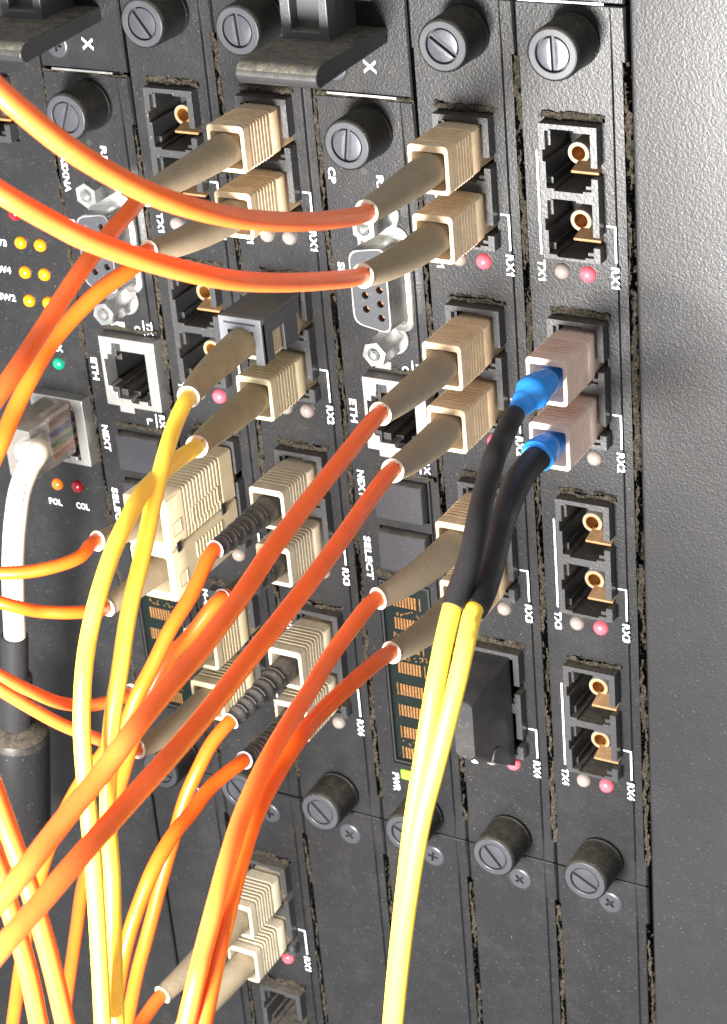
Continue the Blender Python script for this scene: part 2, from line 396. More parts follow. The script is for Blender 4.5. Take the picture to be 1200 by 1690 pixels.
# duplex port block; local origin = LED row height, x from module left
def port_mesh(single=False):
    X0, X1 = 0.47, 1.55
    top, bot = 2.78, 0.31
    ops = [(2.66, 1.62), (1.40, 0.40)]
    if single: bot = 1.5; ops = ops[:1]
    holes = []
    for t, bo in ops:
        holes += [(X0 + .115, X1 - .12, bo, t)]
        holes += [(X0 + .06, X0 + .115, t - .56, t - .34)]            # key slot on the left
        holes += [(X0 + .20, X1 - .42, t, t + .035)]
        holes += [(X0 + .26, X1 - .28, bo - .04, bo)]
        holes += [(X1 - .121, X1 + .01, t - .80, t - .60)]             # latch window in the right wall
    xs = cuts(X0, X1, *[v for h in holes for v in h[:2] if v <= X1]); zs = cuts(bot, top, *[v for h in holes for v in h[2:]])
    pres = lambda x, z: not any(h[0] < x < h[1] and h[2] < z < h[3] for h in holes)
    b = B(); b.grid(xs, zs, pres, -0.24, 0.9)
    # inner lips
    for t, bo in ops:
        b.box(X0 + .10, X0 + .17, -.12, .85, t - .30, t + .0)
        b.box(X0 + .10, X0 + .16, -.05, .85, bo, bo + .14)
        b.box(X1 - .26, X1 - .11, -.16, .85, bo - .0, bo + .07)
    me = b.mesh('port_block', ADAPT, 0)
    g = B(); g.box(X0 + .02, X1 - .02, .86, .92, bot + .02, top - .02)
    return me, g.mesh('port_back', CAVE, 0), ops
PORT, PORTB, OPS = port_mesh()
PORT1, PORTB1, _ = port_mesh(True)
def port(parent, z, used=False, single=False):
    o = inst('port_block', PORT1 if single else PORT, parent, (0, 0, z)); bev(o, .012)
    inst('port_back', PORTB1 if single else PORTB, o)
    for t, bo in (OPS[:1] if single else OPS):
        c = (t + bo) / 2
        if used: continue
        inst('ferrule_sleeve', SLVR, o, (1.01, .05, c)); inst('ferrule_core', SLV, o, (1.01, .05, c))
        bev(inst('latch', LATM, o, (1.17, 0, c - .17), (math.radians(13), 0, 0)), .012)
    return o

# ------------------------------------------------------------------ faceplate
def faceplate(parent, z0, z1, holes, recess=True, m=PANEL, x1=K, name='faceplate', shelf=0.0):
    a, b_ = 0.02, x1 - 0.02
    zr0, zr1 = z0 + 0.55, z1 - 0.95
    if not recess: zr0 = zr1 = None
    xs = [a, a + .03, a + .055, a + .13, b_ - .26, b_ - .24, b_ - .11, b_ - .075, b_ - .03, b_]; zs = [z0, z0 + .02, z1 - .02, z1]
    if recess: zs += [zr0, zr1]
    for h in holes: xs += [h[0], h[1]]; zs += [h[2], h[3]]
    xs = cuts(*xs); zs = cuts(*zs)
    def pres(x, z):
        if recess and zr0 < z < zr1 and (x < a + .055 or x > b_ - .075): return False
        return not any(h[0] < x < h[1] and h[2] < z < h[3] for h in holes)
    def yf(x, z):
        y = 0
        if x < a + .02: y = .03
        if recess:
            if zr0 - .01 < z < zr1 + .01 and x > b_ - .245: y = max(y, .05)
            if x > b_ - .02: y = .07
        elif x > b_ - .02: y = .03
        if z < z0 + .01 or z > z1 - .01: y = max(y, .02)
        return y
    o = B().grid(xs, zs, pres, 0, .35, yf).obj(name, m, parent, smooth=14)
    return o

RZ = [-3.993, -7.62, -11.26, -14.92]
LX0, LX1 = .716, 1.204
PTOP = 0.82; PBOT = -17.2
def line(parent, x0, x1, z0, z1): return B().box(x0, x1, -.004, .0, z0, z1).obj('printed_line', WHITE, parent, smooth=0)
ledpat = {}
def network_module(col, label, leds, angs, covers=(), used=(), texts=(0, 1, 2, 3), group='network modules with four fibre ports'):
    r = thing('network_module', label, 'network module', ((col - 1) * K, 0, 0), group)
    holes = [(.50, 1.52, z + .34, z + 2.75) for z in RZ]
    faceplate(r, PBOT, PTOP, holes)
    for i, z in enumerate(RZ):
        port(r, z, used=(i in used))
        for s, x in ((0, LX0), (1, LX1)): led(r, x, z, leds[i][s])
        text('RX%d' % (i + 1), r, 1.72, z - .02, .40, .15)
        text('TX%d' % (i + 1), r, .31, z - .03, .40, .14)
        line(r, 1.725, 1.76, z + .26, z + .95); line(r, 1.58, 1.725, z + .92, z + .95)
        line(r, .30, .335, z + .27, z + 2.2)
        dust_strip(r, .44, 1.6, z + 2.78, z + 2.95, -.02, .08, hole=.03)
    thumbscrew(r, 1.083, .213, angs[0]); thumbscrew(r, 1.03, -16.73, angs[1])
    return r
def gap_dust(parent, x, z0, z1, w=.10):
    dust_strip(parent, x - w * .9, x + w * .75, z0, z1, .045, .075, hole=.13)

mods = {}
mods[2] = network_module(2, 'network module with a cream duplex plug in its third port, left of the black clip', ['oo', 'or', 'oo', 'oo'], (.95, .9), used=(2, 3))
mods[3] = network_module(3, 'network module with four pairs of plugs, two of them with ribbed black boots', ['oo', 'oo', 'oo', 'oo'], (1.5, .8), used=(0, 1, 2, 3))
mods[5] = network_module(5, 'network module with a black dust cover over its lowest port', ['or', 'or', 'oo', 'or'], (.62, .9), used=(0, 1, 2, 3))
mods[6] = network_module(6, 'rightmost network module, three ports empty and a blue-booted pair in the second', ['or', 'oo', 'or', 'or'], (1.55, .5), used=(1,))
for c in (2, 3): text('M-4/155MMSC', mods[c], .22, -13.05, 1.5, .13)
text('M-4/155MMSC', mods[5], .22, -12.9, 1.5, .13)
for c, r in mods.items(): gap_dust(r, K, PBOT + .55, PTOP - .95)

# dust cover on the fourth port of module 5
cv = B()
def crect(x0, x1, y, z0, z1, r):
    return [(x, y, z) for x, z in rrect((x0 + x1) / 2, (z0 + z1) / 2, x1 - x0, z1 - z0, r, 5)]
cv.loft([crect(.47, 1.36, -.24, -14.80, -12.22, .02), crect(.50, 1.35, -.5, -14.62, -12.24, .10), crect(.70, 1.33, -1.3, -14.05, -12.3, .14),
         crect(.86, 1.31, -1.72, -13.72, -12.34, .15), crect(.88, 1.29, -1.80, -13.66, -12.38, .13)], True, True)
cvo = cv.obj('dust_cover', mat('cover_rubber', (0.022, 0.022, 0.024), 0.4, spec=0.35, bump=0.15, bscale=5, specks=0.3, alldust=0.12), mods[5], smooth=50)
gb = B(); gb.lathe([(0, .44), (-.03, .43), (-.05, .38), (-.055, .001)], 40)
# finger scoop on the right side of the cover: a half disc standing proud of the side wall
sc = bmesh.new()
ring = [Vector((1.365, -.78 + .40 * math.cos(math.pi * i / 20), -14.80 + (.54 - .40 * math.cos(math.pi * i / 20)) * .74 + .42 * math.sin(math.pi * i / 20))) for i in range(21)]
gb.b.free()
v0 = [sc.verts.new(p + Vector((-.06, 0, 0))) for p in ring]; v1 = [sc.verts.new(p) for p in ring]
for i in range(20): sc.faces.new((v0[i], v0[i + 1], v1[i + 1], v1[i]))
sc.faces.new(v1)
me = bpy.data.meshes.new('finger_grip'); sc.to_mesh(me); sc.free(); me.materials.append(BTN); inst('finger_grip', me, cvo)

# ------------------------------------------------------------------ control modules
def rj_jack(parent, x, z):
    """ethernet jack, x z = upper left corner of the shell; latch side to the left"""
    W_, H_ = 1.34, 1.53
    holes = [(.28, 1.10, -1.35, -.27), (.07, .28, -1.10, -.50), (.17, .28, -1.22, -.38), (.30, .52, -.27, -.12), (.60, .80, -1.42, -1.35), (1.0, 1.1, -1.42, -1.35)]
    xs = cuts(0, W_, *[v for h in holes for v in h[:2]]); zs = cuts(0, -H_, -.0, *[v for h in holes for v in h[2:]])
    pres = lambda a, c: not any(h[0] < a < h[1] and h[2] < c < h[3] for h in holes)
    o = B().grid(xs, zs, pres, -.28, .1).obj('ethernet_jack', TIN, parent, (x, 0, z), bevel=.018, smooth=40)
    p = B()
    p.box(.02, 1.32, 1.2, 1.25, -1.5, -.02)
    p.box(.04, 1.30, -.05, 1.2, -.16, -.10); p.box(.04, 1.30, -.1, 1.2, -1.47, -1.40)
    p.box(1.12, 1.2, -.1, 1.2, -1.42, -.14); p.box(.01, .06, -.1, 1.2, -1.42, -.14)
    p.obj('jack_inside', CAVE, o, smooth=0)
    q = B(); q.box(.07, .30, -.22, 1.1, -1.40, -1.14); q.box(.07, .34, -.2, 1.1, -.46, -.14); q.box(.30, .46, -.15, 1.1, -1.42, -1.2); q.box(.3, .45, -.18, 1.1, -.34, -.12)
    q.box(.46, .62, .05, 1.1, -1.42, -1.32); q.box(.8, 1.0, .05, 1.1, -1.42, -1.30); q.box(.06, .2, .15, 1.1, -.7, -.5)
    q.obj('jack_housing', GUTTER, o, smooth=0, bevel=.01)
    w = B()
    for i in range(8): w.box(.98, 1.0, .25, 1.0, -1.22 + .11 * i, -1.18 + .11 * i)
    w.obj('contact_wires', GOLD, o, smooth=0)['kind'] = 'stuff'
    return o
def dshape(cx, cz, wl, hl_, ws, r, n=4):
    """D outline, wide side to the right; half height hl_, half width wl, ws = taper"""
    pts = [(wl, hl_), (-wl, hl_ - ws), (-wl, -hl_ + ws), (wl, -hl_)]
    out = []
    for i, p in enumerate(pts):
        p = Vector(p); a = (Vector(pts[i - 1]) - p).normalized(); c = (Vector(pts[(i + 1) % 4]) - p).normalized()
        p0 = p + a * r; p1 = p + c * r
        for k in range(n + 1):
            t = k / n; q = p0 * (1 - t) ** 2 + p * 2 * t * (1 - t) + p1 * t * t; out.append((cx + q[0], cz + q[1]))
    return out
HEX = [(.262 * math.cos(math.radians(30 + 60 * i)), .262 * math.sin(math.radians(30 + 60 * i))) for i in range(6)]
def hex_mesh():
    b = B(); b.loops([(x * .96, z * .96) for x, z in HEX], [circ(0, 0, .135, 20)], -.80, -.35)
    b.loft([[(x * .96, -.80, z * .96) for x, z in HEX], [(x, -.77, z) for x, z in HEX], [(x, 0, z) for x, z in HEX]], False, False)
    b.lathe([(-.03, .33), (-.05, .31), (-.05, .2)], 24)
    for i in range(7): b.lathe([(-.78 + .06 * i, .135), (-.75 + .06 * i, .112), (-.72 + .06 * i, .135)], 20)
    return b.mesh('standoff_screw', STEEL, 30)
HEXM = hex_mesh()
PINM = B().lathe([(-.44, .05), (-.50, .045), (-.5, .001)], 10).mesh('pin_contact', HOLEM)
def serial_port(parent):
    cx, cz = 1.17, -4.56
    fl = B(); fl.loft([[(x, y, z) for x, z in rrect(cx + .02, cz, w, h, .26, 5)] for y, w, h in ((.02, 1.08, 2.1), (-.03, 1.08, 2.1), (-.055, 1.03, 2.05))], False, True)
    o = fl.obj('serial_port', STEEL, parent, smooth=40)
    sh = B(); sh.loft([[(x, y, z) for x, z in dshape(cx, cz, a, h, .13, .2)] for y, a, h in ((-.04, .46, .95), (-.10, .41, .88), (-.58, .40, .86), (-.62, .39, .85), (-.62, .365, .825), (-.5, .36, .82))], False, False)
    sh.obj('metal_shell', STEEL, o, smooth=45)
    ho = [circ(cx + .19, cz + .277 * (i - 2), .072, 14) for i in range(5)] + [circ(cx - .12, cz + .277 * (i - 1.5), .072, 14) for i in range(4)]
    B().loops(dshape(cx, cz, .368, .828, .13, .18), ho, -.60, -.42).obj('socket_insert', DGREY, o, smooth=40)
    for i in range(5): inst('pin_contact', PINM, o, (cx + .20, 0, cz + .277 * (i - 2)))
    for i in range(4): inst('pin_contact', PINM, o, (cx - .11, 0, cz + .277 * (i - 1.5)))
    inst('standoff_screw', HEXM, o, (1.25, 0, -3.30)); inst('standoff_screw', HEXM, o, (1.25, 0, -5.78), (0, .3, 0))
    return o
def control_module(col, label, ang):
    r = thing('control_module', label, 'network module', ((col - 1) * K, 0, 0), 'control modules with serial port, ethernet jack and display')
    holes = [(.66, 1.94, -8.05, -6.56), (.58, 1.72, -9.68, -8.78), (.58, 1.74, -10.86, -9.9), (.42, 1.60, -15.62, -11.15)]
    faceplate(r, PBOT, -1.14, holes)
    thumbscrew(r, 1.083, -1.727, ang); thumbscrew(r, 1.03, -16.73, .5)
    serial_port(r); rj_jack(r, .63, -6.54)
    for x0, z0 in ((.78, -6.46), (.72, -8.36)):
        bev(B().box(x0, x0 + .36, -.012, .05, z0, z0 + .17).obj('indicator_light', PIPE, r, smooth=0), .02)
    for (z0, z1), nm in (((-9.64, -8.82), 0), ((-10.8, -9.94), 1)):
        b = B(); b.loft([crect(.62, 1.68, .1, z0, z1, .03), crect(.62, 1.68, -.16, z0, z1, .03), crect(.64, 1.66, -.19, z0 + .02, z1 - .02, .03)], False, True)
        b.obj('button', BTN, r, smooth=40)
    d = B(); d.box(.40, 1.62, .10, .14, -15.64, -11.13); dp = d.obj('display', PCB, r, smooth=0)
    fr = B()
    for xx in (.45, 1.54): fr.box(xx - .02, xx + .02, .02, .11, -15.6, -11.2)
    fr.box(.47, 1.52, .02, .11, -11.25, -11.2); fr.box(.47, 1.52, .02, .11, -15.6, -15.55)
    fr.obj('display_frame', CAVE, dp, smooth=0)
    for i, zc in enumerate((-11.66, -12.19, -12.72, -13.25, -13.79, -14.31, -14.85, -15.37)):
        b = B()
        xo = .93 + random.uniform(-.02, .02)
        for a in range(8):
            for c in range(6):
                x = xo + (a - 3.5) * .068; z = zc + (c - 2.5) * .046
                b.box(x - .02, x + .02, .085, .10, z - .016, z + .016)
        for c in range(9):
            x = .62 if i > 3 else 1.29
            z = zc + (c - 4) * .033; b.box(x - .013, x + .013, .085, .10, z - .009, z + .009)
        b.obj('dot_block', GOLD, dp, smooth=0)['kind'] = 'stuff'
    # small wiring specks between the blocks
    b = B()
    for i in range(70):
        x = random.uniform(.62, 1.4); z = random.choice((-11.93, -12.46, -12.46, -12.98, -15.1)) + random.uniform(-.07, .07)
        b.box(x - .012, x + .012, .087, .10, z - .01, z + .01)
    b.obj('solder_specks', GOLD, dp, smooth=0)['kind'] = 'stuff'
    if col == 4:
        B().box(.58, .86, -.03, .05, -15.98, -15.76).obj('power_light', LEDPW, r, bevel=.02, smooth=0)
        text('PWR', r, .44, -16.12, .46, .15)
    text('SELECT', r, .26, -10.72, .98, .15); text('NEXT', r, .25, -9.05, .60, .15)
    text('ETH', r, .22, -7.46, .50, .15); text('TX', r, 1.74, -6.36, .30, .13); text('C', r, 1.44, -6.40, .13, .14); line(r, 1.585, 1.61, -6.52, -6.2)
    text('RX', r, 1.74, -8.44, .30, .13); text('L', r, 1.43, -8.48, .13, .13); line(r, 1.585, 1.61, -8.6, -8.28)
    text('RES', r, 1.22, -2.82, .50, .14)
    lathe_hole = B().lathe([(-.003, .07), (-.003, .001)], 18, (.90, 0, -2.52)).obj('pin_hole', SLOTM, r)
    dust_strip(r, .6, 1.9, -6.5, -6.36, -.0, .05, hole=.1); dust_strip(r, .58, 1.9, -8.74, -8.58, -.0, .06, hole=.1)
    dust_strip(r, .4, 1.7, -11.12, -10.92, -.0, .06, hole=.1)
    gap_dust(r, K, PBOT + .55, -2.1)
    dust_strip(r, .02, 2.0, -1.19, -1.07, .03, .04, hole=.05)
    return r
cm1 = control_module(1, 'control module at the left, its lower button mostly behind the yellow cables', -1.2)
cm4 = control_module(4, 'control module in the middle, between the tan-booted plugs and the black-booted ones', -1.42)
text('ASXNA', cm1, .22, -3.22, .78, .15); text('SER', cm1, .2, -4.4, .42, .15)
text('CP', cm4, .22, -2.66, .30, .15); text('SER', cm4, .24, -4.58, .42, .15)

# ------------------------------------------------------------------ blanking plates above and below
def blank(col, z0, z1, label, screw=None, recess=False, m=PANEL, group='blanking plates'):
    r = thing('blanking_plate', label, 'blank panel', ((col - 1) * K, 0, 0), group)
    a = faceplate(r, z0, z1, [], recess, m=m)
    if screw: inst('phillips_screw', PHIL, r, (screw[0], 0, screw[1]), (0, random.uniform(0, 1.2), 0))
    return r
LUG = mat('grey_lug', (0.05, 0.05, 0.053), 0.45, bump=0.1, specks=0.3, dust=0.6)
HANDLE = mat('dusty_handle', (0.022, 0.022, 0.024), 0.3, bump=0.06, dust=0.9, dustcol=(0.12, 0.108, 0.08), specks=0.1)
def handle(parent, o):
    """black extractor handle: a shelf with a rounded lip and an upright lug on it"""
    prof = [(0.0, -.08), (-2.2, -.15), (-2.40, -.17), (-2.50, -.11), (-2.54, 0), (-2.52, .10), (-2.44, .18), (-2.30, .225), (-2.1, .23), (0, .20)]
    b = B(); b.loft([[(x, y, z) for y, z in prof] for x in (.0 + .02, 1.60)], True, True)
    h = b.obj('handle', HANDLE, parent, bevel=.02, smooth=50)
    u = B()
    u.grid([.10, .30, .86, 1.04], [.19, .36, 3.4], lambda x, z: not (.30 < x < .86 and z > .36), -1.05, -.75)
    u.box(.12, 1.02, -.80, .0, .18, 3.4)
    u.obj('lug', LUG, h, bevel=.02, smooth=0)
    w = B(); w.box(1.1, 1.6, -.5, 0, .8, 3.4); w.obj('side_rib', BLACKP, h, bevel=.02, smooth=0)
    return h
for c, lab in ((1, 'upper blanking plate marked X at the top left, black handle above its Phillips screw'),
               (4, 'upper blanking plate marked X at the top centre, carrying a wide black handle')):
    r = blank(c, -1.05, 3.6, lab, (.49, -.60))
    handle(r, 0)
    text('X', r, 1.20, -.54, .25, .24, ang=0.0)
    B().box(.28, 1.70, -.03, .03, -1.095, -1.055).obj('bright_strip', STEEL, r, smooth=0)
for c, lab in ((2, 'upper blanking plate above the module with the cream duplex plug'), (3, 'upper blanking plate above the module with ribbed black boots'),
               (5, 'upper blanking plate above the second thumbscrew from the right'), (6, 'upper blanking plate above the rightmost thumbscrew')):
    r = blank(c, .86, 3.6, lab)
    B().box(.1, 1.66, -.035, .03, .835, .875).obj('bright_strip', STEEL, r, smooth=0)
names = {1: 'lower blanking plate left of the lowest fibre port', 3: 'lower blanking plate just right of the two ivory plugs, with a Phillips screw',
         4: 'lower blanking plate half behind the long yellow cable pair', 5: 'lower blanking plate second from the right with a Phillips screw', 6: 'rightmost lower blanking plate with a Phillips screw'}
for c in (1, 3, 4, 5, 6):
    r = blank(c, -30, -17.24, names[c], (1.205, -17.81), recess=True)
    B().box(1.35, 1.98, -.012, .03, -17.235, -17.215).obj('edge_highlight', SCREWM, r, smooth=0)  # highlight along the plate's top edge, modelled as a thin metal strip
    dust_strip(r, K - .075, K + .065, -29, -18.3, .045, .06, hole=.2)
# column 2, lower shelf: another network module
r = thing('network_module', 'lowest network module, at the bottom of the frame with two ivory plugs', 'network module', (K, 0, 0), 'network modules with four fibre ports')
zl = -21.9
faceplate(r, -30, -17.24, [(.50, 1.52, z + .34, z + 2.75) for z in (zl, zl - 3.64)])
for z in (zl, zl - 3.64):
    port(r, z, used=True); led(r, LX0, z, 'o'); led(r, LX1, z, 'r')
    text('RX1' if z == zl else 'RX2', r, 1.72, z - .02, .40, .15); text('TX1' if z == zl else 'TX2', r, .31, z - .03, .40, .14)
    line(r, 1.725, 1.76, z + .26, z + .95); line(r, 1.58, 1.725, z + .92, z + .95)
    dust_strip(r, .44, 1.6, z + 2.78, z + 2.95, -.02, .08, hole=.03)
dust_strip(r, K - .075, K + .065, -29, -18.3, .045, .06, hole=.2)
inst('phillips_screw', PHIL, r, (1.205, 0, -17.81))

# ------------------------------------------------------------------ wide switch panel at the far left
sp = thing('switch_panel', 'wide switch panel at the far left with amber and green indicator lights', 'switch panel', (-7.0, 0, 0))
def sx(x): return x + 7.0
faceplate(sp, -30, 3.6, [(sx(-1.32), sx(-.07), -9.6, -8.14), (sx(-1.92), sx(-.80), -2.66, -1.33)], recess=False, x1=7.0)
for x, z, k in ((-1.21, -4.22, 'rr'), (-.72, -4.22, 'rr'), (-1.18, -4.84, 'a'), (-.69, -4.84, 'a'), (-1.19, -5.49, 'a'), (-.70, -5.48, 'a'), (-1.2, -6.12, 'a'), (-.71, -6.11, 'a'),
                (-1.2, -7.50, 'g'), (-.69, -7.47, 'g'), (-1.24, -10.4, 'a2'), (-.71, -10.36, 'dr')):
    led(sp, sx(x), z, k, s=.92)
for x in (-2.4, -3.0):
    for z in (-4.84, -5.49, -6.12): led(sp, sx(x), z, 'a', s=.92)
for t, z in (('SW3', -4.9), ('SW4', -5.5), ('SW2', -6.12)): text(t, sp, sx(-1.78), z, .44, .15, False)
text('RX', sp, sx(-.66), -7.12, .24, .15, False); text('TX', sp, sx(-1.34), -7.08, .24, .15, False)
text('POL', sp, sx(-1.38), -10.86, .34, .15, False); text('COL', sp, sx(-.66), -10.84, .34, .15, False)
text('C', sp, sx(-1.72), -8.92, .16, .16, False)
rj_jack(sp, sx(-1.38), -8.12)
p1 = port(sp, -4.11, single=True); p1.location = (sx(-2.36), 0, -4.11)
gap_dust(sp, 7.0, -16.7, -1.3, .11)

# ------------------------------------------------------------------ rack side (right) and chassis behind
rs = B(); rs.grid(cuts(12.26, 12.30, 12.36, 34), [-32, 8], lambda x, z: True, 0, .8, lambda x, z: .05 if x < 12.28 else (.012 if x < 12.33 else 0))
o = rs.obj('rack_wall', PANEL2, None, smooth=14); o['kind'] = 'structure'
ch = B().box(-22, 34, 1.3, 1.6, -32, 8).obj('chassis_back', CAVE, None, smooth=0); ch['kind'] = 'structure'
lw = B().grid([-22, -7.04], [-32, 8], lambda x, z: True, 0, .8).obj('left_rack_wall', PANEL2, None, smooth=0); lw['kind'] = 'structure'

# ------------------------------------------------------------------ fibre plugs and cables
def sc_housing(root, c, m, name='housing', front=-1.5, tall=.86, wide=.76):
    """square push-pull connector body pointing out along -y, built around c (world), root at root.location"""
    ox, oz = c[0] - root.location[0], c[1] - root.location[2]; oy = -root.location[1]
    def rg(y, w, h, r=.07, dz=0): return [(x, y + oy, z) for x, z in rrect(ox, oz + dz, w, h, r, 3)]
    R = [rg(.3, wide - .06, tall - .04), rg(-.26, wide - .06, tall - .04), rg(-.27, wide - .02, tall + .0), rg(-.56, wide - .0, tall + .01)]
    y = -.58
    for k in range(6):
        R += [rg(y, wide - .02, tall - .08), rg(y - .055, wide - .02, tall - .08), rg(y - .06, wide, tall + .02), rg(y - .105, wide, tall + .02)]
        y -= .108
    R += [rg(y, wide - .01, tall - .03), rg(y - .07, wide - .01, tall - .03), rg(y - .075, wide + .01, tall + .02), rg(front + .01, wide + .01, tall + .02, .08), rg(front, wide - .01, tall, .08),
          rg(front, wide - .12, tall - .18, .05, -.02), rg(front + .02, wide - .13, tall - .19, .05, -.02), rg(front + .75, wide - .14, tall - .2, .05, -.02)]
    b = B(); b.loft(R, True, True)
    return b.obj(name, m, root, smooth=32)
def boot(root, c, tip, m, mlip, r0=.30, r1=.195, ribbed=False, start=-.9, sag=.35, name='boot'):
    o = root.location
    p0 = Vector((c[0], start, c[1])); tip = Vector(tip); L = (tip - p0).length
    p1 = p0 + Vector((0, -1, 0)) * L * .62
    n = 40; pts = []; rad = []
    for i in range(n + 1):
        t = i / n
        pts.append(p0 * (1 - t) ** 2 + p1 * 2 * t * (1 - t) + tip * t * t - o)
        rr = r0 + (r1 - r0) * max(0, (t - .25) / .75) ** 1.15
        if ribbed and .3 < t < .97: rr *= 1 + (.05 if (i % 5) in (0, 1) else -.07)
        if t > .975: rr = r1 + .012
        rad.append(rr)
    b = B().tube(pts, rad, 24, True, False).obj(name, m, root, smooth=50)
    # open end: flat rim and short bore
    t = (pts[-1] - pts[-2]).normalized()
    rim = B().tube([pts[-1] - t * .01, pts[-1], pts[-1] + t * .004, pts[-1] + t * .004, pts[-1] - t * .05, pts[-1] - t * .4], [r1 + .01, r1 + .016, r1 + .006, r1 - .045, r1 - .055, r1 - .06], 24, False, False)
    rim.obj('boot_rim', mlip, b, smooth=50)
    if ribbed:
        for k in range(5):
            i = 14 + k * 5
            tt = (pts[i + 1] - pts[i]).normalized(); nn = tt.cross(Vector((0, 0, 1))).normalized(); up = nn.cross(tt)
            arc = [pts[i] + (up * math.sin(a) - nn * math.cos(a)) * (rad[i] * 1.08) for a in [math.radians(20 + 100 * q / 10) for q in range(11)]]
            B().tube(arc, .011, 6).obj('rib_edge', RIBE, b, smooth=60)
    return tip, t
def cable(root, tip, tdir, pts, m, r=.148, name='jacket'):
    P = [tip - tdir * .5, tip + tdir * .1]
    W_ = [at(*q) for q in pts]
    P += W_
    sp_ = spline(P, 10)
    # light smoothing of the sampled path
    for _ in range(3):
        sp_ = [sp_[0], sp_[1]] + [(sp_[i - 1] + sp_[i] * 2 + sp_[i + 1]) / 4 for i in range(2, len(sp_) - 1)] + [sp_[-1]]
    return B().tube([p - root.location for p in sp_], r, 18).obj(name, m, root, smooth=70), sp_

CX = {c: (c - 1) * K + 1.01 for c in range(1, 7)}
def cz(row, low): return RZ[row] + (.91 if low else 2.17) + (.06 if row == 0 else 0)
def simplex(label, col, row, low, tip_h, tip_px, pts, mc, mh, mb, ml, r=.148, ribbed=False, r0=.30, r1=.195, front=-1.5, group=None, z=None):
    c = (CX[col], z if z is not None else cz(row, low))
    root = thing('fibre_cable', label, 'fibre cable', (c[0], -.24, c[1]), group)
    sc_housing(root, c, mh, front=front)
    tip, t = boot(root, c, at(*tip_px, tip_h), mb, ml, r0, r1, ribbed)
    cable(root, tip, t, pts, mc, r)
    return root

simplex('orange cable arching right to left across the top, plugged in above its near twin', 5, 0, 0, 3.9, (605, 350),
        [(560, 361, 5.2), (500, 366, 6.8), (400, 361, 9.0), (300, 338, 10.6), (233, 313, 11.3), (150, 268, 12), (100, 235, 12.3), (0, 151, 12.8), (-90, 62, 13)], ORANGE, BEIGE, BOOT, LIP)
simplex('orange cable arching across at upper left, the lower of the two long arches', 5, 0, 1, 3.9, (599, 455),
        [(537, 463, 5.5), (483, 466, 6.8), (417, 465, 8.2), (350, 457, 9.4), (233, 427, 10.8), (133, 391, 11.6), (100, 374, 11.8), (0, 317, 12.4), (-90, 255, 12.6)], ORANGE, BEIGE, BOOT, LIP)
simplex('orange cable descending left from the topmost plug of its column, passing behind both arches', 3, 0, 0, 4.0, (240, 322),
        [(212, 350, 4.8), (167, 402, 6.0), (133, 447, 6.8), (100, 497, 7.5), (67, 549, 8.2), (33, 600, 9), (0, 648, 9.6), (-60, 735, 10.5)], ORANGE, BEIGE, BOOT, LIP)
simplex('dark orange cable emerging behind the lower arch and running to the left edge', 3, 0, 1, 4.0, (246, 416),
        [(220, 440, 4.6), (167, 478, 5.3), (127, 516, 5.8), (85, 565, 6.4), (55, 615, 7), (25, 675, 7.5), (0, 735, 8), (-40, 820, 8.4)], ORANGE2, BEIGE, BOOT, LIP)
simplex('orange cable running diagonally from the plug above its near twin to the lower left', 5, 1, 0, 3.9, (628, 683),
        [(583, 735, 5.2), (517, 817, 7), (450, 905, 8.8), (400, 980, 10), (333, 1070, 11.3), (267, 1147, 12.4), (217, 1210, 13.2), (167, 1277, 13.8), (100, 1360, 14.6), (33, 1447, 15.4), (-40, 1530, 16)], ORANGE, BEIGE, BOOT, LIP)
simplex('orange cable running diagonally just under its twin, from the lower plug of the second row', 5, 1, 1, 3.9, (648, 777),
        [(600, 838, 5.3), (560, 895, 6.5), (483, 997, 8.6), (417, 1080, 10), (333, 1187, 11.6), (267, 1263, 12.8), (200, 1337, 13.8), (133, 1413, 14.8), (67, 1490, 15.6), (0, 1567, 16.3), (-60, 1640, 16.8)], ORANGE, BEIGE, BOOT, LIP)
simplex('orange cable curving steeply down from the plug half behind the black heat-shrink', 5, 2, 0, 3.9, (624, 988),
        [(577, 1040, 5), (540, 1092, 6), (510, 1142, 7), (478, 1192, 8), (436, 1265, 9.2), (400, 1345, 10.2), (376, 1420, 11), (357, 1490, 11.6), (341, 1550, 12), (326, 1610, 12.4), (305, 1700, 12.8)], ORANGE, BEIGE, BOOT, LIP)
simplex('dark red orange cable bending down beside the dotted display, lowest tan-booted plug', 5, 2, 1, 3.9, (646, 1077),
        [(610, 1102, 4.8), (567, 1140, 5.8), (523, 1183, 6.8), (495, 1217, 7.6), (462, 1268, 8.4), (421, 1347, 9.6), (397, 1420, 10.4), (379, 1490, 11.1), (364, 1550, 11.7), (351, 1610, 12.1), (333, 1700, 12.6)], ORANGE2, BEIGE, BOOT, LIP)
y1 = simplex('yellow cable hanging from the plug in the black clip', 3, 1, 0, 4.1, (311, 655),
        [(289, 700, 4.8), (270, 760, 5.6), (253, 830, 6.3), (236, 913, 7), (212, 1013, 7.8), (197, 1113, 8.4), (186, 1180, 8.7), (179, 1280, 9), (179, 1360, 9.2), (185, 1440, 9.3), (187, 1520, 9.6), (189, 1600, 10), (192, 1700, 10.4)], YELLOW, CREAM, BOOT2, LIP)
simplex('yellow cable hanging from the plug just below the black clip', 3, 1, 1, 4.1, (325, 737),
        [(298, 755, 4.7), (270, 778, 5.4), (236, 812, 6.4), (208, 862, 7.2), (185, 913, 7.8), (163, 980, 8.4), (147, 1047, 8.8), (138, 1113, 9.2), (135, 1200, 9.5), (140, 1280, 9.7), (150, 1380, 10), (158, 1480, 10.2), (165, 1600, 10.5), (170, 1700, 10.8)], YELLOW, CREAM, BOOT2, LIP)
